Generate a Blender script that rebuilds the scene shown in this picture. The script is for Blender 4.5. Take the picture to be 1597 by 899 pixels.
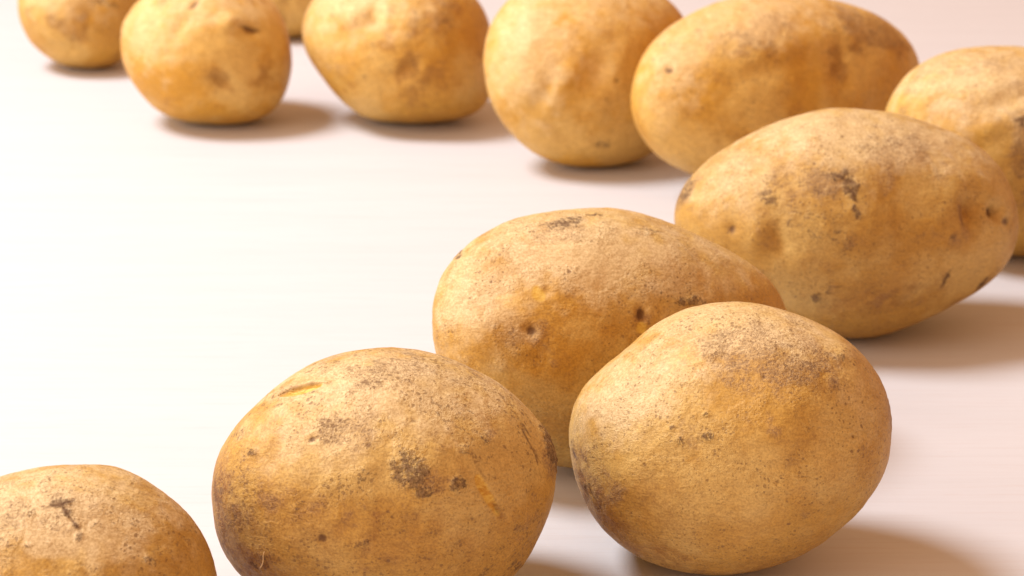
import bpy, bmesh, math
import numpy as np
from mathutils import Vector

# ------------------------------------------------------------------ camera, light, exposure
for o in list(bpy.data.objects):
    bpy.data.objects.remove(o, do_unlink=True)
scene = bpy.context.scene
COL = scene.collection

PITCH = math.radians(19.5)
cam_data = bpy.data.cameras.new('camera')
cam = bpy.data.objects.new('camera', cam_data)
COL.objects.link(cam)
cam.location = (0.0, 0.0, 0.2855)
cam.rotation_euler = (math.pi / 2 - PITCH, 0.0, 0.0)
cam_data.sensor_width = 36.0
cam_data.lens = 74.45
cam_data.clip_start = 0.01
cam_data.clip_end = 50.0
cam_data.dof.use_dof = True
cam_data.dof.focus_distance = 0.59
cam_data.dof.aperture_fstop = 22.0
scene.camera = cam

world = bpy.data.worlds.new('World')
scene.world = world
world.use_nodes = True
bg = world.node_tree.nodes['Background']
bg.inputs['Color'].default_value = (1.0, 0.53, 0.28, 1.0)
bg.inputs['Strength'].default_value = 0.78

def area_light(name, loc, target, size, power, colour):
    d = bpy.data.lights.new(name, 'AREA')
    d.shape = 'DISK'
    d.size = size
    d.energy = power
    d.color = colour
    o = bpy.data.objects.new(name, d)
    COL.objects.link(o)
    o.location = loc
    o.rotation_euler = (Vector(target) - Vector(loc)).to_track_quat('-Z', 'Y').to_euler()
    return o

area_light('key_softbox', (-1.00, 0.92, 1.50), (0.04, 0.85, 0.03), 0.66, 43.0, (0.94, 0.985, 1.07))
area_light('fill_reflector', (-1.35, 0.05, 0.62), (0.02, 0.75, 0.03), 1.40, 17.5, (1.0, 0.93, 0.85))

scene.view_settings.view_transform = 'Standard'
scene.view_settings.look = 'None'
scene.view_settings.exposure = 0.0
scene.view_settings.gamma = 1.0
scene.view_settings.use_curve_mapping = False
scene.render.engine = 'CYCLES'

# ------------------------------------------------------------------ node helpers
class Graph:
    def __init__(self, name):
        self.mat = bpy.data.materials.new(name)
        self.mat.use_nodes = True
        self.t = self.mat.node_tree
        self.bsdf = self.t.nodes['Principled BSDF']
    def put(self, sock, v):
        if isinstance(v, bpy.types.NodeSocket):
            self.t.links.new(v, sock)
        elif v is not None:
            sock.default_value = v
    def math(self, op, a, b=None, c=None, clamp=False):
        n = self.t.nodes.new('ShaderNodeMath')
        n.operation = op
        n.use_clamp = clamp
        for i, v in enumerate((a, b, c)):
            self.put(n.inputs[i], v)
        return n.outputs[0]
    def vmul(self, vec, s):
        n = self.t.nodes.new('ShaderNodeVectorMath')
        n.operation = 'MULTIPLY'
        self.put(n.inputs[0], vec)
        self.put(n.inputs[1], s)
        return n.outputs[0]
    def vadd(self, a, b):
        n = self.t.nodes.new('ShaderNodeVectorMath')
        n.operation = 'ADD'
        self.put(n.inputs[0], a)
        self.put(n.inputs[1], b)
        return n.outputs[0]
    def noise(self, vec, scale, detail=3.0, rough=0.55, distort=0.0, colour=False):
        n = self.t.nodes.new('ShaderNodeTexNoise')
        self.put(n.inputs['Vector'], vec)
        self.put(n.inputs['Scale'], scale)
        n.inputs['Detail'].default_value = detail
        n.inputs['Roughness'].default_value = rough
        n.inputs['Distortion'].default_value = distort
        return n.outputs['Color' if colour else 'Fac']
    def voronoi(self, vec, scale):
        n = self.t.nodes.new('ShaderNodeTexVoronoi')
        self.put(n.inputs['Vector'], vec)
        self.put(n.inputs['Scale'], scale)
        return n.outputs['Distance'], n.outputs['Color']
    def step(self, v, lo, hi, a=0.0, b=1.0):
        n = self.t.nodes.new('ShaderNodeMapRange')
        n.interpolation_type = 'SMOOTHSTEP'
        for i, x in enumerate((v, lo, hi, a, b)):
            self.put(n.inputs[i], x)
        return n.outputs[0]
    def mix(self, fac, a, b, mode='MIX'):
        n = self.t.nodes.new('ShaderNodeMix')
        n.data_type = 'RGBA'
        n.blend_type = mode
        for s, v in ((n.inputs[0], fac), (n.inputs[6], a), (n.inputs[7], b)):
            if isinstance(v, tuple) and len(v) == 3:
                v = (*v, 1.0)
            self.put(s, v)
        return n.outputs[2]
    def attr(self, name, out='Fac'):
        n = self.t.nodes.new('ShaderNodeAttribute')
        n.attribute_name = name
        return n.outputs[out]
    def bump(self, height, dist, strength=1.0, normal=None):
        n = self.t.nodes.new('ShaderNodeBump')
        n.inputs['Strength'].default_value = strength
        n.inputs['Distance'].default_value = dist
        self.put(n.inputs['Height'], height)
        if normal is not None:
            self.put(n.inputs['Normal'], normal)
        return n.outputs[0]

def skin_material(name, light, deep, russet, pale, rust, speck=1.0, grain=1.0):
    g = Graph(name)
    p = g.attr('skin_pos', 'Vector')             # millimetres on this potato
    tone, rus, dust_highlight, clu, soil, flesh, pit, rusty = (g.attr(k) for k in ('tone', 'russet', 'pale', 'cluster', 'soil', 'flesh', 'pit', 'rust'))
    grainy = g.noise(p, 1 / 0.70, 3, 0.7)
    streak = g.noise(g.vmul(p, (0.30, 1.0, 0.6)), 1 / 1.3, 3, 0.68, 0.8)
    gr = g.step(g.math('ADD', g.math('MULTIPLY', grainy, 0.6), g.math('MULTIPLY', streak, 0.4)), 0.33, 0.68)
    # pale yellow skin to deeper ochre, brown rough skin, pale dust with painted-in highlights, rust stains and broad darker lower patches
    col = g.mix(tone, light, deep)
    rus2 = g.math('MULTIPLY', rus, g.math('ADD', 0.45, g.math('MULTIPLY', g.step(grainy, 0.62, 0.38), 0.55)))
    col = g.mix(rus2, col, russet)
    col = g.mix(g.math('MULTIPLY', dust_highlight, g.math('ADD', 0.62, g.math('MULTIPLY', gr, 0.30))), col, pale)  # dusty film, also lightening lit tops and left flanks as painted highlight
    col = g.mix(g.math('MULTIPLY', rusty, g.math('ADD', 0.55, g.math('MULTIPLY', g.math('SUBTRACT', 1.0, gr), 0.4))), col, rust)
    # fine grain of the skin
    amt = g.math('MULTIPLY', g.math('ADD', 0.38, g.math('MULTIPLY', rus, 0.22)), grain)
    col = g.mix(amt, col, g.mix(gr, (0.40, 0.27, 0.17), (1.28, 1.25, 1.20)), 'MULTIPLY')
    # lenticels and dirt specks, gathered in clusters
    wp = g.vadd(p, g.vmul(g.noise(p, 1.0, 2, 0.6, 0, True), (1.1, 1.1, 1.1)))
    d1, c1 = g.voronoi(wp, 1 / 1.05)
    k1 = g.t.nodes.new('ShaderNodeSeparateColor')
    g.put(k1.inputs[0], c1)
    s1 = g.math('MULTIPLY', g.math('POWER', k1.outputs[0], 2.0), g.math('MULTIPLY', g.math('ADD', clu, 0.02), 0.66 * speck))
    dot1 = g.step(g.math('SUBTRACT', s1, d1), -0.05, 0.12)
    d2, c2 = g.voronoi(g.vadd(wp, (31.0, 7.0, 3.0)), 1 / 3.4)
    k2 = g.t.nodes.new('ShaderNodeSeparateColor')
    g.put(k2.inputs[0], c2)
    s2 = g.math('MULTIPLY', g.math('POWER', k2.outputs[1], 4.0), g.math('MULTIPLY', g.math('ADD', clu, 0.12), 0.30 * speck))
    dot2 = g.step(g.math('SUBTRACT', s2, d2), -0.03, 0.09)
    fine = g.step(g.math('ADD', grainy, g.math('MULTIPLY', g.math('SUBTRACT', clu, 0.55), 0.16)), 0.425, 0.325)
    fine = g.math('MULTIPLY', fine, g.math('MULTIPLY', g.math('ADD', clu, 0.15), 0.85 * speck), clamp=True)
    dots = g.math('MAXIMUM', g.math('MULTIPLY', dot1, 0.55), g.math('MAXIMUM', g.math('MULTIPLY', dot2, 0.75), g.math('MULTIPLY', fine, 0.6)))
    col = g.mix(dots, col, (0.165, 0.080, 0.028))
    # bare flesh where the skin is torn
    col = g.mix(flesh, col, g.mix(g.step(streak, 0.35, 0.6), (0.52, 0.255, 0.022), (0.68, 0.44, 0.075)))
    # soil crust, ragged
    rag = g.noise(p, 1 / 2.3, 4, 0.75, 0.5)
    so = g.math('ADD', g.math('MULTIPLY', soil, 0.57), g.math('MULTIPLY', g.math('SUBTRACT', rag, 0.5), 2.1))
    so = g.math('MULTIPLY', g.step(so, 0.30, 0.62), g.step(soil, 0.05, 0.35))
    soilcol = g.mix(g.step(grainy, 0.36, 0.62), (0.075, 0.038, 0.016), (0.215, 0.125, 0.062))
    col = g.mix(g.math('MULTIPLY', so, 0.76), col, soilcol)
    col = g.mix(g.math('MULTIPLY', pit, 0.85), col, (0.105, 0.042, 0.013))
    g.put(g.bsdf.inputs['Base Color'], col)
    g.put(g.bsdf.inputs['Roughness'], g.math('ADD', 0.47, g.math('ADD', g.math('MULTIPLY', rus, 0.16), g.math('MULTIPLY', g.math('ADD', so, g.math('MULTIPLY', grainy, 0.5)), 0.25)), clamp=True))
    g.bsdf.inputs['Specular IOR Level'].default_value = 0.34
    g.bsdf.inputs['Sheen Weight'].default_value = 0.05
    g.bsdf.inputs['Sheen Roughness'].default_value = 0.45
    g.bsdf.inputs['Sheen Tint'].default_value = (1.0, 0.88, 0.70, 1.0)
    h = g.math('ADD', g.math('MULTIPLY', grainy, g.math('ADD', 0.50, g.math('MULTIPLY', rus, 0.45))), g.math('MULTIPLY', streak, 0.42))
    h = g.math('ADD', h, g.math('MULTIPLY', so, 0.22))
    h = g.math('SUBTRACT', h, g.math('MULTIPLY', dots, 0.16))
    g.put(g.bsdf.inputs['Normal'], g.bump(g.math('MULTIPLY', h, g.math('ADD', 0.45, g.math('MULTIPLY', clu, 0.75))), 0.00072, 0.9 * grain))
    return g.mat

def wood_material():
    g = Graph('pale_washed_wood')
    tc = g.t.nodes.new('ShaderNodeTexCoord').outputs['Object']
    long = g.vmul(tc, (1.0, 16.0, 1.0))
    g1 = g.noise(long, 5.0, 5, 0.6, 0.8)
    g2 = g.noise(g.vmul(tc, (1.0, 34.0, 1.0)), 22.0, 4, 0.65, 0.3)
    g3 = g.noise(tc, 3.0, 3, 0.5)
    fleck = g.noise(g.vmul(tc, (1.0, 9.0, 1.0)), 60.0, 3, 0.6)
    col = g.mix(g.step(g1, 0.0, 1.0), (0.570, 0.560, 0.560), (0.615, 0.605, 0.607))
    col = g.mix(g.math('MULTIPLY', g.step(g2, 0.50, 0.70), 0.26), col, (0.53, 0.45, 0.41))
    col = g.mix(g.math('MULTIPLY', g.step(fleck, 0.62, 0.74), 0.16), col, (0.49, 0.37, 0.32))
    col = g.mix(g.math('MULTIPLY', g.step(g3, 0.45, 0.7), 0.25), col, (0.608, 0.580, 0.572))
    g.put(g.bsdf.inputs['Base Color'], col)
    g.put(g.bsdf.inputs['Roughness'], g.step(g2, 0.3, 0.7, 0.50, 0.62))
    g.bsdf.inputs['Specular IOR Level'].default_value = 0.35
    g.put(g.bsdf.inputs['Normal'], g.bump(g.math('ADD', g.math('MULTIPLY', g1, 0.3), g2), 0.00012, 0.6))
    return g.mat

# ------------------------------------------------------------------ the surface
def build_table():
    bm = bmesh.new()
    bmesh.ops.create_cube(bm, size=1.0)
    for v in bm.verts:
        v.co = Vector((v.co.x * 2.6, v.co.y * 3.0 + 1.2, v.co.z * 0.03 - 0.015))
    bmesh.ops.bevel(bm, geom=bm.edges[:], offset=0.004, segments=3, affect='EDGES', profile=0.5)
    me = bpy.data.meshes.new('table_top')
    bm.to_mesh(me)
    bm.free()
    o = bpy.data.objects.new('table_top', me)
    COL.objects.link(o)
    me.materials.append(wood_material())
    o['kind'] = 'structure'
    o['label'] = 'pale pinkish white wooden table top with faint grain'
    return o
build_table()

# ------------------------------------------------------------------ solid noise for the potato meshes
def hash3(ix, iy, iz):
    h = (ix.astype(np.int64) * 374761393 + iy.astype(np.int64) * 668265263 + iz.astype(np.int64) * 2147483647 * 3) & 0xffffffff
    h = ((h ^ (h >> 13)) * 1274126177) & 0xffffffff
    h = ((h ^ (h >> 16)) * 2246822519) & 0xffffffff
    return ((h ^ (h >> 15)) & 0xffff) / 32767.5 - 1.0

def vnoise(p):
    i = np.floor(p)
    f = p - i
    u = f * f * f * (f * (f * 6 - 15) + 10)
    out = 0.0
    for dx in (0, 1):
        for dy in (0, 1):
            for dz in (0, 1):
                w = (u[:, 0] if dx else 1 - u[:, 0]) * (u[:, 1] if dy else 1 - u[:, 1]) * (u[:, 2] if dz else 1 - u[:, 2])
                out = out + w * hash3(i[:, 0] + dx, i[:, 1] + dy, i[:, 2] + dz)
    return out

def fbm(p, wavelength, octaves=3, gain=0.5):
    q = p / wavelength
    a, s = 1.0, 0.0
    for k in range(octaves):
        s = s + a * vnoise(q + 17.3 * k)
        q = q * 2.03
        a *= gain
    return s

# ------------------------------------------------------------------ potato geometry
_sphere_cache = {}
def quad_sphere(n):
    """Unit sphere made of six n by n grids with shared border points."""
    if n in _sphere_cache:
        return _sphere_cache[n]
    t = np.tan(np.linspace(-math.pi / 4, math.pi / 4, n + 1))
    a, b = np.meshgrid(t, t, indexing='ij')
    one = np.ones_like(a)
    faces_xyz = [(one, a, b), (-one, b, a), (b, one, a), (a, -one, b), (a, b, one), (b, a, -one)]
    pts, quads = [], []
    idx = np.arange((n + 1) ** 2).reshape(n + 1, n + 1)
    for k, f in enumerate(faces_xyz):
        pts.append(np.stack([c.ravel() for c in f], 1))
        base = k * (n + 1) ** 2
        q = np.stack([idx[:-1, :-1], idx[1:, :-1], idx[1:, 1:], idx[:-1, 1:]], -1).reshape(-1, 4) + base
        quads.append(q)
    P = np.concatenate(pts)
    Q = np.concatenate(quads)
    P /= np.linalg.norm(P, axis=1, keepdims=True)
    key = np.round(P * 1e5).astype(np.int64)
    _, first, inv = np.unique(key, axis=0, return_index=True, return_inverse=True)
    inv = inv.ravel()
    P = P[first]
    Q = inv[Q]
    # all faces outwards
    c = P[Q].mean(1)
    nrm = np.cross(P[Q[:, 1]] - P[Q[:, 0]], P[Q[:, 2]] - P[Q[:, 0]])
    flip = (nrm * c).sum(1) < 0
    Q[flip] = Q[flip][:, ::-1]
    _sphere_cache[n] = (P, Q)
    return P, Q

def vertex_normals(V, Q):
    n = np.cross(V[Q[:, 2]] - V[Q[:, 0]], V[Q[:, 3]] - V[Q[:, 1]])
    out = np.zeros_like(V)
    for k in range(4):
        for ax in range(3):
            out[:, ax] += np.bincount(Q[:, k], n[:, ax], len(V))
    return out / np.linalg.norm(out, axis=1, keepdims=True)

TILT = np.array([[1, 0, 0], [0, math.sin(PITCH), -math.cos(PITCH)], [0, math.cos(PITCH), math.sin(PITCH)]])
# columns: the potato's own length, height and depth axes (the height axis leans 19.5 degrees back)

def smooth(x):
    x = np.clip(x, 0, 1)
    return x * x * (3 - 2 * x)

def potato_body(spec, n, seed):
    P, Q = quad_sphere(n)
    r = np.array(spec['outline'])
    m = len(r)
    ang = np.arange(m) / m * 2 * np.pi
    A = np.stack([np.cos(ang) ** 2, np.sin(ang) ** 2, np.sin(ang) * np.cos(ang)], 1)
    e = np.linalg.lstsq(A, 1 / r ** 2, rcond=None)[0]
    th = np.arctan2(P[:, 1], P[:, 0])
    s = np.hypot(P[:, 0], P[:, 1])
    ell = 1 / np.sqrt(e[0] * np.cos(th) ** 2 + e[1] * np.sin(th) ** 2 + e[2] * np.sin(th) * np.cos(th))
    F = np.fft.rfft(r) / m
    prof = np.full(len(P), F[0].real)
    for k in range(1, 13):
        prof += 2 * (F[k].real * np.cos(k * th) - F[k].imag * np.sin(k * th))
    w = s ** 3
    R = ell * (1 - w) + prof * w
    V = np.stack([R * s * np.cos(th), R * s * np.sin(th), spec['half_depth'] * P[:, 2]], 1)
    V[:, 2] += spec['skew'] * V[:, 0]
    off = np.array([seed * 211.7, seed * -97.3, seed * 53.9])
    face = np.abs(P[:, 2])
    # hollows and lumps of a grown tuber: broad, then finer, then skin relief
    lump = spec.get('lumpy', 1.0)
    N = vertex_normals(V, Q)
    V += N * (face * lump * 1.9 * fbm(V + off, 30, 2))[:, None]
    V += N * (lump * (0.22 + 0.28 * face) * fbm(V + off * 1.7, 11, 2))[:, None]
    V += N * (0.075 * fbm(V + off * 2.3, 3.4, 3, 0.6))[:, None]
    # marks
    N = vertex_normals(V, Q)
    layers = {k: np.zeros(len(V)) for k in ('soil', 'russet', 'flesh', 'pit', 'pale', 'rust')}
    disp = np.zeros(len(V))
    front = smooth((P[:, 2] + 0.12) / 0.14)
    regions = []
    wob = 0.32 * fbm(V + off * 3.1, 5.0, 3, 0.6)
    for mk in spec['marks']:
        kind, x, y, rx, ry, an, st = mk[:7]
        a = math.radians(an)
        dx, dy = V[:, 0] - x, V[:, 1] - y
        u = (dx * math.cos(a) + dy * math.sin(a)) / rx
        v = (-dx * math.sin(a) + dy * math.cos(a)) / ry
        d = np.hypot(u, v)
        dw = d + wob * (0.9 if kind in ('soil', 'russet', 'pale', 'rust') else 0.6)
        if kind in ('russet', 'pale', 'rust'):
            mask = front * (smooth((1.6 - dw) / 1.45) if kind == 'pale' else smooth(1.35 - dw * 0.95)) * st
            layers[kind] = np.maximum(layers[kind], mask)
        elif kind == 'soil':
            mask = front * smooth((1.30 - dw) / 0.75) * st
            layers['soil'] = np.maximum(layers['soil'], mask)
            layers['russet'] = np.maximum(layers['russet'], front * smooth(1.2 - d * 0.55) * st * 0.6)
            disp += mask * (0.12 + 0.22 * fbm(V + off * 4, 1.7, 2))
        elif kind == 'flesh':
            layers['flesh'] = np.maximum(layers['flesh'], front * smooth((1.25 - dw) / 0.6) * st)
            disp -= 0.25 * front * smooth((1.2 - d) / 0.7) * st
        elif kind == 'pit':
            g = front * np.exp(-1.2 * np.maximum(dw, 0) ** 2) * st
            layers['pit'] = np.maximum(layers['pit'], front * smooth((1.2 - dw * 1.15) / 1.0) * min(st, 1.0))
            disp -= g * min(1.1, 0.40 * min(rx, ry) + 0.1)
            disp += front * st * 0.10 * np.exp(-3.0 * (dw - 1.6) ** 2)
            layers['russet'] = np.maximum(layers['russet'], front * smooth(1.2 - d * 0.5) * 0.6)
        elif kind == 'dent':
            disp -= front * np.exp(-1.5 * d ** 2) * st * min(1.6, 0.30 * min(rx, ry) + 0.25)
        elif kind == 'bump':
            disp += front * np.exp(-1.5 * d ** 2) * st * min(1.4, 0.25 * min(rx, ry) + 0.15)
        elif kind == 'scratch':
            line = np.exp(-(np.abs(v + 0.5 * wob) / 0.5) ** 2) * smooth((1.15 - np.abs(u)) / 0.5) * front * st
            line = line * smooth((0.75 + fbm(V + off * 5, 2.6, 2)) / 0.8)
            layers['pit'] = np.maximum(layers['pit'], 0.75 * line)
            disp -= 0.22 * line
        elif kind == 'crack':
            lens = np.abs(v) + u * u + wob * 0.25            # below 1 inside a lens-shaped tear
            inner = front * smooth((1.05 - lens) / 0.45)
            layers['flesh'] = np.maximum(layers['flesh'], inner * min(1.0, st))
            disp -= inner * st * 0.8
            disp += front * st * 0.40 * np.exp(-5 * (lens - 1.3) ** 2) * (v > -0.2) * smooth((1.6 - np.abs(u)) / 0.6)
            layers['pit'] = np.maximum(layers['pit'], 0.40 * front * smooth(1 - np.abs(v - 0.75 + 0.5 * u * u) / 0.38) * smooth((1.05 - np.abs(u)) / 0.4))
        if len(mk) > 7:
            lim = 1.0 if kind == 'crack' else 1.12
            dd = (np.abs(v) + u * u) if kind == 'crack' else d
            regions.append((mk[7], (dd < lim) & (P[:, 2] > -0.05)))
    # skin tone and roughness: the broad variation lives on the mesh, the fine grain in the material
    mid = 0.5 + 0.42 * fbm(V + off, 11, 4, 0.6)
    small = 0.45 * fbm(V + off * 1.3, 3.0, 3, 0.6)
    big = 0.5 + 0.5 * fbm(V + off * 0.7, 30, 2)
    layers['tone'] = smooth((0.6 * big + 0.4 * mid - 0.30) / 0.40)
    ra = spec.get('russet', 0.0)
    raw = layers['russet']
    layers['cluster'] = np.clip(smooth((0.5 + 0.45 * fbm(V + off * 1.9, 8, 4, 0.62) - 0.34) / 0.36) * 0.85 + 0.35 * raw + 0.45 * layers['soil'], 0, 1.3)
    layers['russet'] = smooth((0.46 * raw + 0.5 + 0.75 * (mid - 0.5) + 0.34 * small - 0.72 + ra) / 0.44) * 0.85
    layers['pale'] = smooth((1.02 * layers['pale'] + 0.12 + 0.15 * fbm(V + off * 2.7, 5, 4, 0.62) - 0.30) / 0.95)  # dust plus highlight painted into the colour of tops and left flanks
    layers['rust'] = np.clip(layers['rust'] * (0.75 + 0.9 * small), 0, 1)
    layers['flesh'] = smooth((layers['flesh'] + 0.30 * small - 0.18) / 0.50) * 0.95
    layers['pit'] = smooth((layers['pit'] + 0.45 * small * (layers['pit'] > 0.02) - 0.12) / 0.75)
    V += N * disp[:, None]
    W = V @ TILT.T / 1000.0
    N = vertex_normals(W, Q)
    skin = (V + off).astype(np.float32)
    return W, Q, N, layers, skin, regions

def mesh_from(name, W, Q, N, layers, skin, mat):
    used, inv = np.unique(Q, return_inverse=True)
    q = inv.reshape(-1, 4)
    me = bpy.data.meshes.new(name)
    me.vertices.add(len(used))
    me.vertices.foreach_set('co', W[used].astype(np.float32).ravel())
    me.loops.add(q.size)
    me.loops.foreach_set('vertex_index', q.astype(np.int32).ravel())
    me.polygons.add(len(q))
    me.polygons.foreach_set('loop_start', np.arange(0, q.size, 4, dtype=np.int32))
    me.update(calc_edges=True)
    me.validate()
    for k, a in layers.items():
        at = me.attributes.new(k, 'FLOAT', 'POINT')
        at.data.foreach_set('value', a[used].astype(np.float32))
    at = me.attributes.new('skin_pos', 'FLOAT_VECTOR', 'POINT')
    at.data.foreach_set('vector', skin[used].ravel())
    me.polygons.foreach_set('use_smooth', np.ones(len(q), dtype=bool))
    me.normals_split_custom_set_from_vertices(N[used].astype(np.float32))
    me.materials.append(mat)
    return me

def build_potato(spec, n, seed, mat, label):
    W, Q, N, layers, skin, regions = potato_body(spec, n, seed)
    at = np.array(spec['at'])
    W = W + at
    # settled on a small flat spot
    z = (W[:, 2] - W[:, 2].min()) * 1000.0
    W[:, 2] = np.logaddexp((z - 0.9) / 0.25, 0.0) * 0.25 / 1000.0
    low = np.argsort(W[:, 2])[:40]
    foot = np.array([W[low, 0].mean(), W[low, 1].mean(), W[:, 2].min()])
    W = W - foot                                     # origin where it touches the table
    owner = np.full(len(Q), -1)
    for i, (part, inside) in enumerate(regions):
        f = inside[Q].sum(1) >= 3
        owner[f & (owner < 0)] = i
    me = mesh_from('potato', W, Q[owner < 0], N, layers, skin, mat)
    o = bpy.data.objects.new('potato', me)
    COL.objects.link(o)
    o.location = (foot[0], foot[1], 0.0003)
    o['label'] = label
    o['category'] = 'potato'
    o['group'] = 'raw potatoes spread over the table'
    for i, (part, inside) in enumerate(regions):
        sel = owner == i
        if sel.sum() < 6:
            continue
        c = bpy.data.objects.new(part, mesh_from(part, W, Q[sel], N, layers, skin, mat))
        COL.objects.link(c)
        c.parent = o
    return o, W

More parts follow.
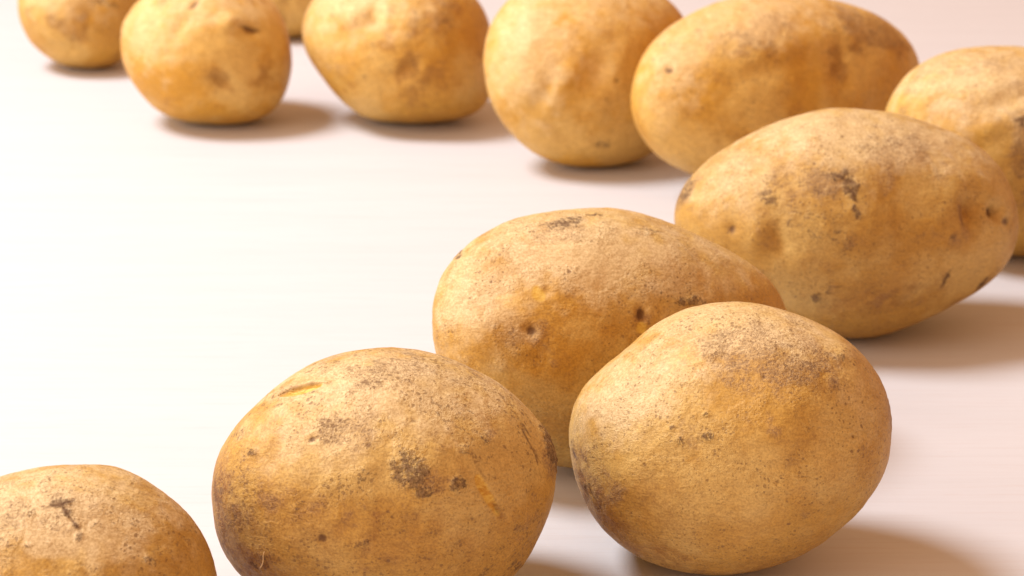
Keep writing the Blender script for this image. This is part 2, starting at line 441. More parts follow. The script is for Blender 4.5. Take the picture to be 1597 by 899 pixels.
# ------------------------------------------------------------------ the potatoes (millimetres in each potato's own axes)
# at: middle of the tuber in metres; outline: its girth radii around the depth axis, every 7.5 degrees;
# marks: kind, x, y, half length, half width, turn, strength, name of the part
POTATOES = {
    'P1': dict(at=(-0.1177, 0.4968, 0.0284), half_depth=31.41, skew=0.00,
      outline=[40.3, 39.5, 38.4, 37.3, 36.2, 35.1, 34.2, 33.3, 32.5, 31.7, 30.9, 30.2, 29.9, 29.8, 29.9, 30.4, 31.2, 32.4, 33.8, 35.4, 36.9, 38.3, 39.5, 40.2, 40.1, 39.2, 37.8, 36.1, 34.5, 32.9, 31.5, 30.4, 29.6, 29.1, 28.8, 28.7, 28.9, 29.2, 29.8, 30.7, 32.0, 33.7, 35.6, 37.5, 39.1, 40.2, 40.8, 40.8],
      marks=[('scratch', 3.8, 21.7, 4.03, 0.67, 12, 1.0),
             ('scratch', 7.2, 18.6, 4.36, 0.84, -45, 1.0),
             ('scratch', 1.3, 25.8, 4.36, 0.5, -35, 0.7),
             ('scratch', 11.4, 7.6, 6.71, 0.42, -32, 0.6),
             ('pale', 0.5, 19.4, 38.59, 13.42, -8, 1.05),
             ('pale', -6.2, 9.3, 20.13, 6.71, 0, 0.5),
             ('soil', 3.7, 21.9, 3.19, 1.17, 8, 0.95, 'scab'),
             ('soil', 6.5, 19.4, 1.85, 1.51, -40, 1.0, 'scab'),
             ('soil', 8.4, 16.9, 1.68, 1.17, -40, 0.9, 'scab'),
             ('soil', 9.7, 14.4, 1.17, 1.34, 0, 1.0, 'scab'),
             ('russet', -0.3, 24.9, 4.7, 2.18, -25, 1.0),
             ('russet', 4.7, 20.2, 6.04, 4.7, -45, 0.6),
             ('russet', -9.6, 19.4, 7.05, 4.03, 0, 0.9),
             ('soil', -13.6, 10.0, 1.01, 1.01, 0, 0.9, 'scab'),
             ('soil', -14.6, 13.5, 1.01, 1.01, 0, 0.8),
             ('dent', 13.1, 4.3, 1.17, 4.03, 33, 1.2),
             ('pit', 18.8, 3.1, 1.51, 0.5, -20, 0.9),
             ('soil', 26.7, 7.6, 1.51, 0.84, -30, 0.75),
             ('soil', 13.2, 16.2, 1.85, 1.34, -20, 0.5),
             ('soil', -2.9, 12.2, 1.34, 0.5, 0, 0.7),
             ('soil', -2.9, 19.4, 1.17, 1.01, 0, 0.7),
             ('soil', -6.6, 16.7, 1.01, 0.84, 0, 0.7),
             ('soil', 14.9, 25.3, 1.68, 1.34, 0, 0.45),
             ('soil', 34.6, 10.5, 0.84, 1.01, 0, 0.5),
             ('pale', -9.6, 13.5, 6.71, 4.7, 0, 0.8),
             ('dent', 8.9, 9.3, 6.71, 1.34, -30, 0.7),
             ('soil', -9.6, 11.8, 5.03, 2.35, 0, 0.4),
             ('russet', 17.3, 22.7, 10.07, 3.36, -25, 0.5)]),
    'P2': dict(at=(-0.0359, 0.5396, 0.0356), half_depth=38.30, skew=-0.05,
      outline=[48.1, 48.2, 47.7, 46.5, 45.1, 43.5, 42.0, 40.6, 39.6, 39.0, 38.5, 38.2, 38.1, 38.1, 38.3, 38.6, 39.0, 39.5, 40.1, 40.9, 42.1, 43.6, 45.2, 46.5, 47.4, 47.8, 48.0, 48.0, 47.2, 45.5, 43.2, 40.9, 39.0, 37.6, 36.6, 36.0, 35.9, 36.3, 37.1, 38.1, 39.4, 41.0, 42.7, 44.1, 45.1, 45.8, 46.5, 47.4],
      marks=[('scratch', 38.3, 18.6, 7.17, 0.54, -58, 0.8),
             ('scratch', 40.8, 12.3, 6.1, 0.54, -62, 0.8),
             ('scratch', 36.1, 21.3, 5.38, 0.45, -50, 0.6),
             ('scratch', 42.9, 7.0, 5.38, 0.54, -75, 0.7),
             ('scratch', -6.9, 33.5, 8.25, 0.45, 14, 0.6),
             ('scratch', 9.2, 34.8, 8.96, 0.45, -6, 0.7),
             ('scratch', 18.2, 30.3, 7.17, 0.45, -24, 0.6),
             ('scratch', -1.5, 29.2, 7.17, 0.36, 6, 0.5),
             ('scratch', 27.5, 6.6, 3.59, 0.54, -60, 0.6),
             ('rust', -44.5, -5.6, 5.74, 16.13, 0, 1.0),
             ('rust', -23.0, -9.2, 21.51, 10.76, 0, 0.4),
             ('rust', 7.4, -12.8, 19.72, 10.76, 0, 0.3),
             ('pale', 0.3, 28.5, 44.82, 13.45, -2, 1.0),
             ('pale', -14.1, 18.6, 26.89, 14.34, 10, 0.75),
             ('crack', -21.1, 27.2, 7.17, 1.08, 15, 1.3, 'crack'),
             ('soil', 8.0, 6.6, 4.84, 5.74, 20, 1.0, 'scab'),
             ('soil', 13.4, 1.2, 2.87, 1.43, 15, 1, 'scab'),
             ('soil', 22.0, 3.2, 2.69, 2.51, 0, 0.95, 'scab'),
             ('soil', -33.6, 11.1, 1.79, 1.43, 0, 0.9, 'scab'),
             ('soil', -37.4, 15.2, 2.15, 1.61, 30, 0.55),
             ('pit', -16.8, 14.9, 1.43, 0.9, 20, 0.8, 'eye'),
             ('pit', 9.8, 19.7, 1.43, 0.72, -10, 0.6),
             ('dent', 4.2, 14.7, 2.51, 1.61, 0, 0.5),
             ('russet', -9.6, 17.9, 11.12, 6.45, -15, 0.9),
             ('russet', 2.4, 32.2, 25.1, 4.3, -3, 0.9),
             ('rust', -41.7, -8.3, 6.1, 11.83, 0, 0.75),
             ('rust', -34.7, -19.6, 12.55, 7.17, -10, 1.0),
             ('russet', -40.6, -3.8, 7.89, 10.76, 0, 0.9),
             ('russet', 16.4, -2.0, 10.76, 7.17, 0, 0.6),
             ('russet', -17.7, -0.2, 10.76, 6.27, 10, 0.5),
             ('flesh', 29.3, -0.2, 1.43, 6.1, 26, 0.75, 'crack'),
             ('dent', 30.0, -0.9, 1.61, 6.1, 26, 0.7),
             ('rust', 31.5, -3.4, 0.9, 3.59, 22, 0.9),
             ('pit', 31.8, -4.1, 0.54, 2.51, 20, 0.5),
             ('pit', -14.2, -11.1, 1.61, 1.43, 0, 0.8, 'eye'),
             ('soil', -3.7, -12.0, 2.51, 1.79, 0, 0.75),
             ('rust', 0.1, -7.4, 1.79, 5.02, 0, 0.7),
             ('soil', 46.5, 10.2, 2.15, 8.25, 18, 1.3, 'scab'),
             ('bump', 46.2, 9.7, 2.15, 6.45, 18, 1.2),
             ('russet', 38.8, 17.7, 3.94, 9.86, 30, 0.7),
             ('soil', -20.3, -2.5, 2.15, 0.9, 40, 0.6),
             ('soil', -2.8, 5.7, 1.79, 2.15, -40, 0.5),
             ('soil', 28.4, 14.1, 1.79, 1.61, 0, 0.75),
             ('soil', 23.2, 11.8, 1.61, 1.43, 0, 0.7),
             ('soil', 20.9, 21.3, 5.38, 2.51, 0, 0.3),
             ('soil', 37.2, -21.4, 1.61, 2.15, 30, 0.8),
             ('soil', 29.0, -21.7, 2.51, 1.08, 30, 0.6),
             ('soil', -32.0, -19.6, 3.94, 2.87, 20, 0.5),
             ('pale', 7.4, 24.9, 16.13, 5.38, -5, 0.8),
             ('pale', -23.0, 19.5, 10.76, 5.38, 20, 0.6),
             ('dent', 26.3, 4.3, 2.15, 6.81, 30, 0.5)]),
    'P3': dict(at=(0.0636, 0.5663, 0.0384), half_depth=36.48, skew=0.10,
      outline=[45.6, 46.1, 46.4, 46.2, 45.5, 44.4, 43.2, 42.1, 41.2, 40.5, 40.1, 40.0, 39.9, 39.9, 39.8, 39.7, 39.6, 39.6, 39.7, 40.4, 42.0, 44.1, 45.9, 46.7, 46.8, 46.5, 46.4, 46.3, 46.0, 45.3, 44.5, 43.5, 42.5, 41.5, 40.5, 39.8, 39.2, 38.7, 38.5, 38.5, 38.7, 39.1, 39.7, 40.5, 41.5, 42.8, 44.1, 45.0],
      marks=[('scratch', -44.7, -6.6, 4.85, 0.56, -70, 0.8),
             ('scratch', -39.1, -17.8, 5.6, 0.75, -60, 0.8),
             ('scratch', 46.4, 6.5, 5.6, 0.75, 85, 0.9),
             ('scratch', -7.4, 26.1, 5.6, 0.37, -10, 0.4),
             ('scratch', 35.6, -20.6, 4.85, 0.47, 35, 0.6),
             ('pale', -1.8, 33.6, 42.92, 12.32, -4, 0.85),
             ('pale', 35.6, 15.8, 9.33, 14.93, 10, 0.5),
             ('pale', -28.8, 15.8, 20.53, 13.44, 35, 0.95),
             ('russet', 7.6, 26.1, 20.53, 9.7, -12, 1.3),
             ('russet', 0.1, 18.1, 10.26, 4.11, -15, 0.8),
             ('russet', 20.6, 24.8, 11.57, 6.35, -20, 0.9),
             ('pit', -1.8, 22.9, 1.31, 0.93, 0, 0.5, 'eye'),
             ('pit', 1.4, 28.5, 0.93, 0.75, 0, 0.6),
             ('pit', 5.7, 19.4, 0.93, 0.93, 0, 0.6),
             ('soil', 28.5, 24.0, 1.31, 1.12, 0, 0.7),
             ('soil', -19.5, 5.2, 1.68, 1.31, 0, 0.7, 'scab'),
             ('soil', -17.3, 1.6, 1.68, 1.31, 0, 0.7),
             ('soil', -9.2, 2.8, 2.05, 1.49, -20, 0.75, 'scab'),
             ('soil', -10.2, 8.9, 0.93, 0.93, 0, 0.7),
             ('russet', -14.8, 3.7, 8.96, 4.85, 0, 0.5),
             ('rust', 22.5, 16.2, 4.11, 2.24, 0, 0.4),
             ('pit', 30.9, 2.8, 0.75, 0.75, 0, 0.6),
             ('pit', 9.4, -9.4, 0.75, 0.75, 0, 0.6),
             ('rust', -43.2, -12.2, 3.36, 11.57, 18, 0.8),
             ('rust', -35.7, -23.0, 11.2, 5.6, -48, 0.85),
             ('rust', -22.3, -31.9, 13.06, 4.11, -20, 0.7),
             ('rust', -24.2, -21.5, 20.53, 11.2, -25, 0.3),
             ('rust', 16.9, -30.8, 20.53, 5.6, 20, 0.25),
             ('russet', -39.1, -10.3, 5.6, 11.2, 20, 0.8),
             ('soil', -41.0, -15.0, 1.68, 4.48, 22, 0.7, 'scab'),
             ('soil', -46.0, -1.9, 0.93, 3.36, 5, 0.6),
             ('soil', 46.0, 6.5, 1.31, 7.09, 5, 0.9, 'scab'),
             ('rust', 44.9, 7.4, 2.24, 9.33, 5, 0.7),
             ('pale', -33.5, 12.1, 13.06, 9.33, 30, 1.2),
             ('pale', -14.8, 19.6, 13.06, 5.23, 20, 0.5),
             ('bump', 30.0, 26.1, 5.6, 3.36, -40, 0.8),
             ('dent', -26.0, 15.8, 7.47, 2.24, 35, 0.5),
             ('soil', -24.2, 23.3, 7.47, 1.87, 30, 0.35),
             ('soil', 35.6, -19.6, 4.48, 1.31, 35, 0.35)]),
    'P4': dict(at=(0.0310, 0.6420, 0.0410), half_depth=35.19, skew=-0.30,
      outline=[60.6, 60.9, 59.1, 55.8, 51.9, 48.4, 45.7, 43.9, 42.8, 42.1, 41.8, 41.8, 42.0, 42.3, 43.0, 44.3, 46.1, 48.4, 50.7, 52.9, 54.9, 56.4, 57.0, 56.8, 56.0, 55.1, 54.4, 53.7, 52.7, 51.4, 49.7, 47.8, 46.0, 44.5, 43.3, 42.6, 42.4, 42.4, 42.7, 43.1, 43.7, 44.5, 45.6, 47.1, 49.2, 52.0, 55.3, 58.5],
      marks=[('scratch', -16.1, 36.5, 7.07, 0.83, 4, 0.9),
             ('scratch', -4.6, 39.4, 2.91, 0.62, 0, 1.0),
             ('scratch', 13.0, 34.4, 5.41, 0.62, -8, 0.7),
             ('scratch', -20.2, -6.7, 2.91, 0.62, 60, 0.5),
             ('rust', 8.9, 4.7, 2.91, 4.58, 0, 0.8),
             ('pale', -9.8, 27.6, 54.07, 18.3, -8, 1.05),
             ('pale', -42.1, 16.1, 20.8, 22.88, 30, 0.95),
             ('pale', -3.6, 16.1, 24.95, 10.4, 0, 0.5),
             ('soil', -15.0, 36.1, 7.49, 2.29, 4, 0.8, 'scab'),
             ('soil', -4.4, 39.4, 2.91, 0.83, 0, 0.9, 'scab'),
             ('soil', -48.1, 26.5, 1.66, 1.46, 40, 0.95, 'scab'),
             ('soil', 12.4, 34.0, 5.41, 1.46, 0, 0.55),
             ('russet', -16.1, 34.8, 14.56, 4.99, 0, 0.8),
             ('flesh', -30.4, 12.8, 7.9, 3.33, 20, 0.28),
             ('flesh', -22.7, 14.3, 2.29, 2.7, 30, 0.62, 'scrape'),
             ('dent', -20.2, 15.7, 2.08, 2.91, 30, 0.7),
             ('pit', -25.2, 3.0, 2.29, 1.87, -30, 1.0, 'eye'),
             ('soil', -36.0, 4.1, 1.46, 1.25, 0, 0.8),
             ('rust', -30.0, 2.6, 10.4, 4.99, 0, 0.45),
             ('russet', -30.0, 2.6, 10.81, 5.61, 0, 0.6),
             ('dent', -22.3, -5.1, 3.33, 4.58, 0, 0.7),
             ('bump', -28.1, -3.6, 2.91, 2.08, 0, 0.5),
             ('pit', 8.9, 8.0, 1.66, 2.5, 0, 1.1, 'eye'),
             ('flesh', 8.9, 3.6, 1.87, 1.87, 0, 0.8),
             ('russet', 7.8, 5.7, 4.99, 5.41, 0, 0.6),
             ('soil', 14.5, 14.3, 1.46, 1.25, 0, 0.7),
             ('soil', 24.1, 11.8, 5.41, 1.87, 0, 0.8, 'scab'),
             ('russet', 17.2, 15.1, 12.48, 6.24, 0, 0.4),
             ('pale', -3.6, 22.4, 22.88, 8.32, 0, 0.5),
             ('russet', -36.9, 26.5, 7.28, 5.2, 30, 0.5),
             ('soil', -56.4, -2.6, 0.83, 3.33, -10, 0.8)]),
    'P5': dict(at=(0.1259, 0.7587, 0.0424), half_depth=39.98, skew=-0.12,
      outline=[65.7, 65.0, 63.3, 60.8, 57.6, 54.1, 50.9, 48.2, 46.2, 44.6, 43.4, 42.8, 42.7, 42.9, 43.3, 43.9, 45.0, 46.6, 48.6, 51.1, 54.2, 58.0, 61.8, 64.5, 65.0, 63.5, 60.6, 57.0, 53.5, 50.2, 47.4, 45.3, 43.9, 43.1, 42.9, 43.1, 43.5, 44.0, 44.5, 45.0, 45.8, 47.0, 48.7, 51.2, 54.8, 58.9, 62.6, 65.0],
      marks=[('scratch', -7.4, 14.4, 5.3, 1.21, -25, 1.0),
             ('scratch', -4.3, 9.6, 4.82, 1.21, -65, 1.0),
             ('scratch', -3.1, 1.1, 3.86, 0.96, -70, 0.9),
             ('dent', 43.2, 4.7, 6.27, 6.27, 0, 1.5),
             ('dent', 51.9, 3.5, 3.62, 4.1, 0, 2.4),
             ('rust', 38.4, 2.8, 1.93, 5.79, 8, 0.7),
             ('scratch', 32.6, -21.1, 3.86, 1.21, 70, 1.0),
             ('scratch', 49.0, -23.5, 4.34, 1.21, 58, 1.0),
             ('pale', -0.2, 30.1, 60.28, 14.95, -6, 1.05),
             ('pale', -46.0, 18.0, 21.7, 14.47, 35, 0.75),
             ('pale', -5.0, 16.8, 36.17, 14.47, -5, 0.45),
             ('soil', -5.0, 11.3, 3.62, 5.79, 20, 1.15, 'scab'),
             ('soil', -9.6, 14.6, 2.89, 1.69, -20, 0.9),
             ('soil', -3.1, 2.3, 1.45, 3.38, 20, 0.9, 'scab'),
             ('soil', -33.5, 7.4, 3.62, 3.86, 0, 0.9, 'scab'),
             ('soil', -62.6, 10.8, 2.17, 6.51, -25, 0.95, 'scab'),
             ('pit', -46.7, -3.5, 2.17, 2.17, 0, 0.7, 'eye'),
             ('soil', -15.4, -3.5, 13.26, 7.23, 0, 0.42),
             ('russet', -19.7, 13.2, 18.81, 7.72, 5, 1.0),
             ('russet', 15.5, 25.2, 18.33, 8.68, -10, 1.0),
             ('pale', 26.8, 31.3, 18.33, 6.27, -22, 1.0),
             ('pale', -14.7, 32.5, 19.29, 6.27, 12, 0.7),
             ('russet', -5.0, -7.3, 9.65, 7.23, 0, 0.6),
             ('dent', 40.1, 3.1, 2.89, 6.27, 10, 2.2),
             ('pit', 37.7, 1.1, 1.21, 5.3, 10, 0.8),
             ('pit', 51.6, 3.3, 2.65, 3.13, 0, 1.2, 'eye'),
             ('bump', 47.6, 2.8, 1.69, 2.41, 0, 1.0),
             ('pit', 57.2, -0.3, 2.17, 2.17, 0, 0.9, 'eye'),
             ('soil', 32.6, -21.1, 1.21, 3.13, -15, 0.9, 'scab'),
             ('soil', 49.0, -23.5, 1.45, 3.86, -35, 0.95, 'scab'),
             ('soil', 34.0, -5.6, 1.45, 1.93, 0, 0.7),
             ('soil', -14.9, -28.5, 2.41, 2.17, 0, 0.9, 'scab'),
             ('soil', -10.6, -25.4, 3.38, 1.93, 20, 0.5),
             ('rust', 4.6, -29.0, 26.52, 6.27, 8, 0.5),
             ('rust', -34.0, 2.3, 12.06, 6.27, 0, 0.35),
             ('rust', 40.8, 1.1, 12.06, 5.79, 0, 0.35),
             ('bump', -37.6, -4.9, 5.79, 9.65, 10, 1.2),
             ('dent', -29.1, -8.5, 3.38, 9.65, 15, 0.8),
             ('dent', 38.4, 24.0, 14.47, 3.38, -30, 0.9)]),
    'P6': dict(at=(0.2085, 0.8553, 0.0436), half_depth=43.27, skew=-0.10,
      outline=[52.9, 52.3, 51.1, 49.5, 47.8, 46.4, 45.2, 44.3, 43.6, 43.1, 42.8, 42.8, 42.9, 43.3, 44.2, 45.6, 47.6, 49.7, 51.6, 53.2, 54.4, 54.9, 54.7, 53.7, 52.1, 50.4, 48.8, 47.5, 46.6, 45.9, 45.3, 44.8, 44.2, 43.9, 43.8, 43.9, 44.3, 44.9, 45.6, 46.4, 47.1, 47.9, 48.6, 49.6, 50.6, 51.6, 52.5, 53.0],
      marks=[('pale', -12.1, 27.0, 45.66, 24.17, 0, 1.0),
             ('soil', -2.4, 8.8, 5.91, 2.95, 15, 0.9, 'scab'),
             ('soil', 2.4, 19.5, 2.95, 2.69, 0, 0.7),
             ('soil', -44.8, 22.5, 1.61, 1.61, 0, 0.7),
             ('russet', -20.1, 28.4, 18.8, 8.06, 0, 0.7),
             ('dent', -8.0, 17.6, 17.19, 5.37, 20, 1.5),
             ('bump', -14.8, 8.2, 16.11, 5.37, 25, 1.0),
             ('russet', 2.7, -1.2, 13.43, 18.8, 0, 1.3)]),
    'P7': dict(at=(0.1221, 0.9548, 0.0439), half_depth=38.15, skew=-0.40,
      outline=[71.2, 73.2, 73.1, 70.6, 66.4, 61.6, 57.1, 53.2, 50.1, 47.7, 46.1, 45.2, 44.8, 44.9, 45.2, 46.0, 47.2, 48.7, 50.7, 53.3, 56.6, 60.1, 63.4, 66.0, 68.0, 69.0, 68.8, 67.0, 63.8, 59.9, 56.1, 52.8, 50.1, 48.1, 46.7, 45.7, 45.2, 45.1, 45.4, 46.0, 47.0, 48.3, 50.1, 52.6, 55.9, 59.7, 63.8, 67.8],
      marks=[('pale', -14.8, 29.1, 56.42, 17.82, 10, 0.9),
             ('pale', -50.4, 9.8, 14.85, 26.73, 0, 0.9),
             ('pale', 14.9, 33.6, 29.7, 10.1, 0, 0.6),
             ('pit', -53.1, 4.8, 2.97, 2.97, 0, 1.1, 'eye'),
             ('soil', -39.4, 1.5, 1.78, 1.78, 0, 0.6),
             ('russet', 25.9, 10.4, 4.75, 10.69, 0, 1.6),
             ('dent', 25.9, 10.4, 5.94, 13.07, 0, 1.8),
             ('russet', 44.3, 28.3, 18.41, 8.91, -15, 1.9),
             ('russet', 37.5, 18.8, 8.91, 5.94, 0, 0.9),
             ('russet', -11.8, 21.7, 20.79, 7.72, 20, 1.0),
             ('pale', -44.5, 15.8, 11.88, 17.82, 0, 0.8),
             ('pale', -53.4, -8.0, 8.91, 14.85, 0, 0.6),
             ('bump', -5.9, 15.8, 23.76, 8.91, 10, 0.8),
             ('dent', -2.9, 6.9, 26.73, 5.94, 15, 0.9),
             ('russet', -5.9, -13.9, 17.82, 5.94, 0, 0.5),
             ('soil', 23.8, 24.7, 4.75, 2.38, 0, 0.4)]),
    'P8': dict(at=(0.0364, 0.9903, 0.0451), half_depth=38.96, skew=-0.25,
      outline=[49.4, 50.3, 51.6, 53.0, 53.5, 53.0, 51.6, 49.8, 48.1, 46.8, 45.7, 45.0, 44.6, 44.7, 45.2, 46.1, 47.2, 48.4, 49.5, 50.2, 50.6, 50.6, 50.3, 50.0, 49.6, 49.3, 49.1, 48.7, 48.4, 48.0, 47.8, 47.6, 47.4, 47.0, 46.5, 46.3, 46.3, 46.7, 47.2, 48.1, 49.0, 49.8, 50.1, 50.0, 49.5, 49.1, 48.9, 48.9],
      marks=[('pale', -26.7, 9.5, 24.56, 36.84, 0, 1.0),
             ('pale', -2.1, 31.0, 46.04, 18.42, 0, 0.8),
             ('pale', -5.2, 0.3, 21.49, 18.42, 0, 0.5),
             ('soil', 6.1, -36.6, 5.22, 2.76, 0, 0.8, 'scab'),
             ('pit', 12.3, -8.3, 1.53, 1.53, 0, 0.7),
             ('russet', -3.1, 4.0, 4.3, 3.68, 0, 0.8),
             ('soil', 7.4, -17.5, 1.53, 1.53, 0, 0.6),
             ('bump', -12.0, -8.9, 6.14, 14.12, -35, 1.0),
             ('dent', -22.1, -16.6, 4.91, 12.28, -35, 0.9),
             ('dent', 2.5, -4.3, 6.75, 13.51, -30, 0.8),
             ('russet', 4.0, 15.6, 12.28, 7.98, 0, 0.6),
             ('pale', -32.8, 3.3, 13.51, 27.63, 0, 0.9),
             ('russet', 25.5, 21.8, 15.35, 9.21, 0, 0.5),
             ('dent', -14.4, -32.0, 9.21, 4.3, -30, 0.8)]),
    'P9': dict(at=(-0.0575, 1.0656, 0.0397), half_depth=45.14, skew=0.00,
      outline=[47.8, 47.3, 47.0, 46.6, 46.1, 45.2, 43.9, 42.6, 41.5, 40.7, 40.1, 39.7, 39.7, 40.2, 41.0, 41.9, 43.1, 44.7, 46.5, 48.2, 49.5, 50.4, 50.7, 50.3, 49.0, 47.0, 44.9, 43.3, 42.3, 41.6, 41.2, 41.1, 41.0, 40.6, 40.1, 39.6, 39.6, 40.2, 41.2, 42.6, 44.8, 47.7, 50.7, 52.6, 52.8, 51.6, 49.9, 48.6],
      marks=[('pale', -21.0, 18.9, 42.77, 23.03, 0, 0.95),
             ('pale', -34.2, -5.8, 16.45, 16.45, 0, 0.5),
             ('russet', 5.3, -15.6, 9.21, 5.92, 30, 1.8),
             ('dent', 5.3, -16.3, 7.9, 3.95, 35, 2.0),
             ('dent', -11.1, 8.7, 5.26, 5.92, 0, 1.5),
             ('russet', -11.1, 8.7, 5.26, 5.92, 0, 0.8),
             ('dent', -0.6, 0.8, 3.95, 3.29, 0, 0.8),
             ('russet', 18.5, 14.0, 13.16, 13.16, 0, 0.9),
             ('russet', -7.8, -5.8, 9.87, 7.9, 0, 0.7),
             ('russet', 21.8, -22.2, 16.45, 9.87, 0, 0.7),
             ('bump', -21.0, 10.7, 7.9, 6.58, 0, 0.8),
             ('bump', -4.5, 10.7, 3.95, 6.58, 0, 0.9),
             ('pale', -34.2, 14.0, 11.19, 11.19, 0, 0.7),
             ('russet', -34.2, -12.3, 7.9, 4.61, -40, 0.6),
             ('soil', 25.1, 9.0, 4.61, 8.55, 0, 0.35)]),
    'P10': dict(at=(-0.1564, 1.0644, 0.0373), half_depth=41.56, skew=0.00,
      outline=[42.9, 42.4, 42.2, 42.1, 42.0, 41.8, 41.3, 40.5, 39.5, 38.8, 38.2, 37.9, 37.7, 37.9, 38.2, 38.8, 39.5, 40.4, 41.5, 42.5, 43.4, 43.9, 44.1, 43.9, 43.3, 42.6, 41.9, 41.2, 40.6, 40.3, 39.9, 39.5, 38.9, 38.3, 37.8, 37.5, 37.5, 38.0, 38.9, 40.2, 41.9, 43.6, 44.9, 45.5, 45.3, 44.8, 44.0, 43.4],
      marks=[('pale', -24.0, 10.0, 23.02, 26.31, 0, 0.9),
             ('pale', -1.0, 24.8, 42.76, 19.73, 0, 0.85),
             ('pit', -1.0, 18.6, 1.64, 6.58, -42, 0.9, 'crack'),
             ('pit', 26.6, 7.7, 6.58, 1.97, -10, 1.1, 'eye'),
             ('dent', 26.6, 6.1, 8.55, 4.6, 0, 1.2),
             ('russet', -18.8, 21.2, 2.63, 2.3, 0, 1.2),
             ('bump', 16.1, 9.4, 5.26, 4.6, 0, 1.8),
             ('dent', 12.1, -18.9, 6.58, 4.6, -25, 1.8),
             ('russet', 12.1, -18.9, 7.24, 5.26, -25, 1.6),
             ('russet', -16.8, -4.4, 8.55, 3.95, 0, 0.8),
             ('russet', 25.3, 19.9, 11.18, 6.58, 0, 0.7),
             ('pale', -30.6, 10.0, 11.18, 16.45, 0, 0.8),
             ('russet', 35.2, -9.7, 6.58, 13.16, 0, 0.8),
             ('dent', -7.6, 6.8, 4.6, 8.55, -20, 0.6)]),
    'P11': dict(at=(-0.2446, 1.1869, 0.0337), half_depth=35.60, skew=0.00,
      outline=[35.0, 34.9, 34.9, 35.0, 35.2, 35.3, 35.3, 35.2, 35.1, 35.0, 34.9, 34.8, 34.6, 34.5, 34.4, 34.4, 34.4, 34.5, 34.6, 34.8, 35.0, 35.2, 35.4, 35.4, 35.4, 35.2, 35.1, 34.9, 34.6, 34.4, 34.1, 33.9, 34.0, 34.0, 34.1, 34.1, 34.2, 34.7, 35.3, 36.0, 36.5, 36.9, 36.9, 36.7, 36.2, 35.6, 35.2, 35.1],
      marks=[('pale', -6.2, 4.9, 32.78, 21.85, 0, 0.8),
             ('soil', 17.5, -0.9, 10.2, 2.55, -12, 0.7, 'scab'),
             ('dent', 17.5, -0.9, 10.93, 2.91, -12, 1.0),
             ('russet', -8.8, -12.2, 8.74, 3.64, 0, 0.9),
             ('russet', -22.6, -0.5, 5.83, 7.28, 0, 0.7),
             ('russet', 8.4, -16.9, 14.57, 7.28, 0, 0.6),
             ('bump', -2.6, 1.3, 8.74, 6.56, 0, 0.7)]),
    'P12': dict(at=(-0.1357, 1.2683, 0.0335), half_depth=35.31, skew=0.00,
      outline=[35.4, 35.8, 36.1, 36.3, 36.4, 36.3, 36.1, 35.7, 35.2, 34.7, 34.3, 34.0, 33.8, 33.8, 34.0, 34.2, 34.5, 34.7, 35.0, 35.3, 35.5, 35.6, 35.6, 35.6, 35.4, 35.2, 34.9, 34.8, 34.7, 34.7, 34.8, 34.9, 35.0, 34.9, 34.7, 34.4, 34.2, 34.2, 34.4, 34.5, 34.6, 34.7, 34.7, 34.7, 34.7, 34.6, 34.7, 35.0],
      marks=[('russet', -3.2, -19.4, 11.62, 11.62, 0, 0.7),
             ('dent', 2.6, -19.4, 5.42, 5.42, 0, 0.8)]),
}

LABELS = {
    'P1': 'potato cut off by the bottom left corner, dark scabs on top',
    'P2': 'large front potato with an orange torn slit and a dark scab in the middle',
    'P3': 'front potato with a brownish grey top, standing right of the one with the torn slit',
    'P4': 'potato with a yellow scraped spot, partly hidden behind the two large front potatoes',
    'P5': 'big oval potato with gouges at its right end, behind the brown topped front potato',
    'P6': 'potato cut off by the right edge, behind the big oval potato with gouges',
    'P7': 'long blurred potato with a dark eye at its left end, in the back row',
    'P8': 'pale yellow blurred potato beside the left end of the long back row potato',
    'P9': 'lumpy blurred potato left of the pale yellow one in the back row',
    'P10': 'round blurred potato standing alone in front of the far left ones',
    'P11': 'small blurred potato at the upper left corner, farthest left',
    'P12': 'farthest potato, only a sliver showing between two blurred ones at the top edge',
}
front = dict(light=(0.58, 0.385, 0.118), deep=(0.49, 0.280, 0.055), russet=(0.345, 0.215, 0.100), pale=(0.665, 0.510, 0.275), rust=(0.255, 0.098, 0.016))
back = dict(light=(0.65, 0.405, 0.105), deep=(0.58, 0.310, 0.042), russet=(0.40, 0.195, 0.040), pale=(0.74, 0.550, 0.275), rust=(0.28, 0.105, 0.010))
LOOK = {
    'P1': dict(front, speck=0.9), 'P2': dict(front, speck=1.1),
    'P3': dict(front, speck=0.85), 'P4': dict(front, speck=0.8, deep=(0.51, 0.280, 0.045)),
    'P5': dict(front, speck=0.9, deep=(0.48, 0.272, 0.052)),
    'P6': dict(front, speck=0.7, light=(0.60, 0.385, 0.100), deep=(0.52, 0.290, 0.045)), 'P7': dict(back, speck=0.9), 'P8': dict(back, speck=0.5, deep=(0.60, 0.315, 0.030)),
    'P9': dict(back, speck=0.9), 'P10': dict(back, speck=0.5, deep=(0.60, 0.305, 0.026)), 'P11': dict(back, speck=0.8), 'P12': dict(back, speck=0.5),
}
RUSSET = {'P2': 0.06, 'P5': 0.07, 'P6': 0.05, 'P7': 0.06, 'P9': 0.10, 'P10': 0.06, 'P11': 0.08, 'P1': 0.04, 'P4': 0.02}
DETAIL = {'P1': 120, 'P2': 160, 'P3': 160, 'P4': 150, 'P5': 130, 'P6': 90}
LUMPY = {'P3': 0.8, 'P4': 0.8, 'P6': 0.8, 'P7': 0.7, 'P8': 0.7, 'P9': 0.9, 'P10': 0.8}

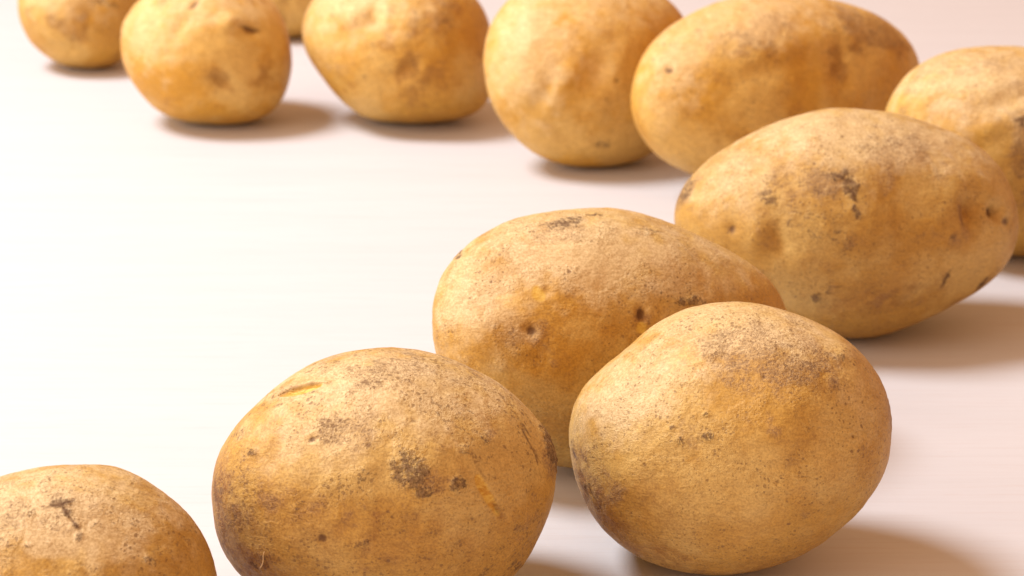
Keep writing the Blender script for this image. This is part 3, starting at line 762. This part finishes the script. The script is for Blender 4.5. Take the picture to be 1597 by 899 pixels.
built = {}
for i, (key, spec) in enumerate(POTATOES.items()):
    spec['lumpy'] = LUMPY.get(key, 1.0)
    spec['russet'] = RUSSET.get(key, 0.0)
    mat = skin_material('potato_skin_%d' % (i + 1), **LOOK[key])
    built[key] = build_potato(spec, DETAIL.get(key, 80), i + 1, mat, LABELS[key])

# ------------------------------------------------------------------ a thin root fibre stuck to the front potato
def build_fibre(owner, W, spec, x, y, length, lean):
    c = np.array(owner.location)
    at = np.array(spec['at'])
    local = ((W + c - at) * 1000.0) @ TILT              # back into the potato's own axes
    pts = []
    for t in np.linspace(0, 1, 9):
        px = x + length * (t - 0.5) * math.cos(lean) + 0.35 * math.sin(t * 5.0)
        py = y + length * (t - 0.5) * math.sin(lean)
        d = np.hypot(local[:, 0] - px, local[:, 1] - py) + (local[:, 2] < 0) * 100
        k = d.argmin()
        pts.append(np.array([px, py, local[k, 2] + 0.15 + 0.5 * math.sin(t * math.pi)]) @ TILT.T / 1000.0 + at - c)
    bm = bmesh.new()
    rings = []
    for i, p in enumerate(pts):
        rad = 0.00019 * (1.0 - 0.55 * i / 8)
        d = pts[min(i + 1, 8)] - pts[max(i - 1, 0)]
        d = Vector(d).normalized()
        a = d.orthogonal().normalized()
        b = d.cross(a)
        rings.append([bm.verts.new(Vector(p) + (a * math.cos(q) + b * math.sin(q)) * rad) for q in np.arange(6) / 6 * 2 * math.pi])
    for r0, r1 in zip(rings[:-1], rings[1:]):
        for q in range(6):
            bm.faces.new((r0[q], r0[(q + 1) % 6], r1[(q + 1) % 6], r1[q]))
    bm.faces.new(rings[0][::-1])
    bm.faces.new(rings[-1])
    me = bpy.data.meshes.new('root_fibre')
    bm.to_mesh(me)
    bm.free()
    g = Graph('dry_root')
    g.put(g.bsdf.inputs['Base Color'], g.mix(g.noise(g.t.nodes.new('ShaderNodeTexCoord').outputs['Object'], 900, 2), (0.72, 0.46, 0.18), (0.85, 0.62, 0.32)))
    g.bsdf.inputs['Roughness'].default_value = 0.6
    me.materials.append(g.mat)
    for p in me.polygons:
        p.use_smooth = True
    o = bpy.data.objects.new('root_fibre', me)
    COL.objects.link(o)
    o.parent = owner
build_fibre(built['P2'][0], built['P2'][1], POTATOES['P2'], -30.8, -17.3, 5.4, math.radians(68))
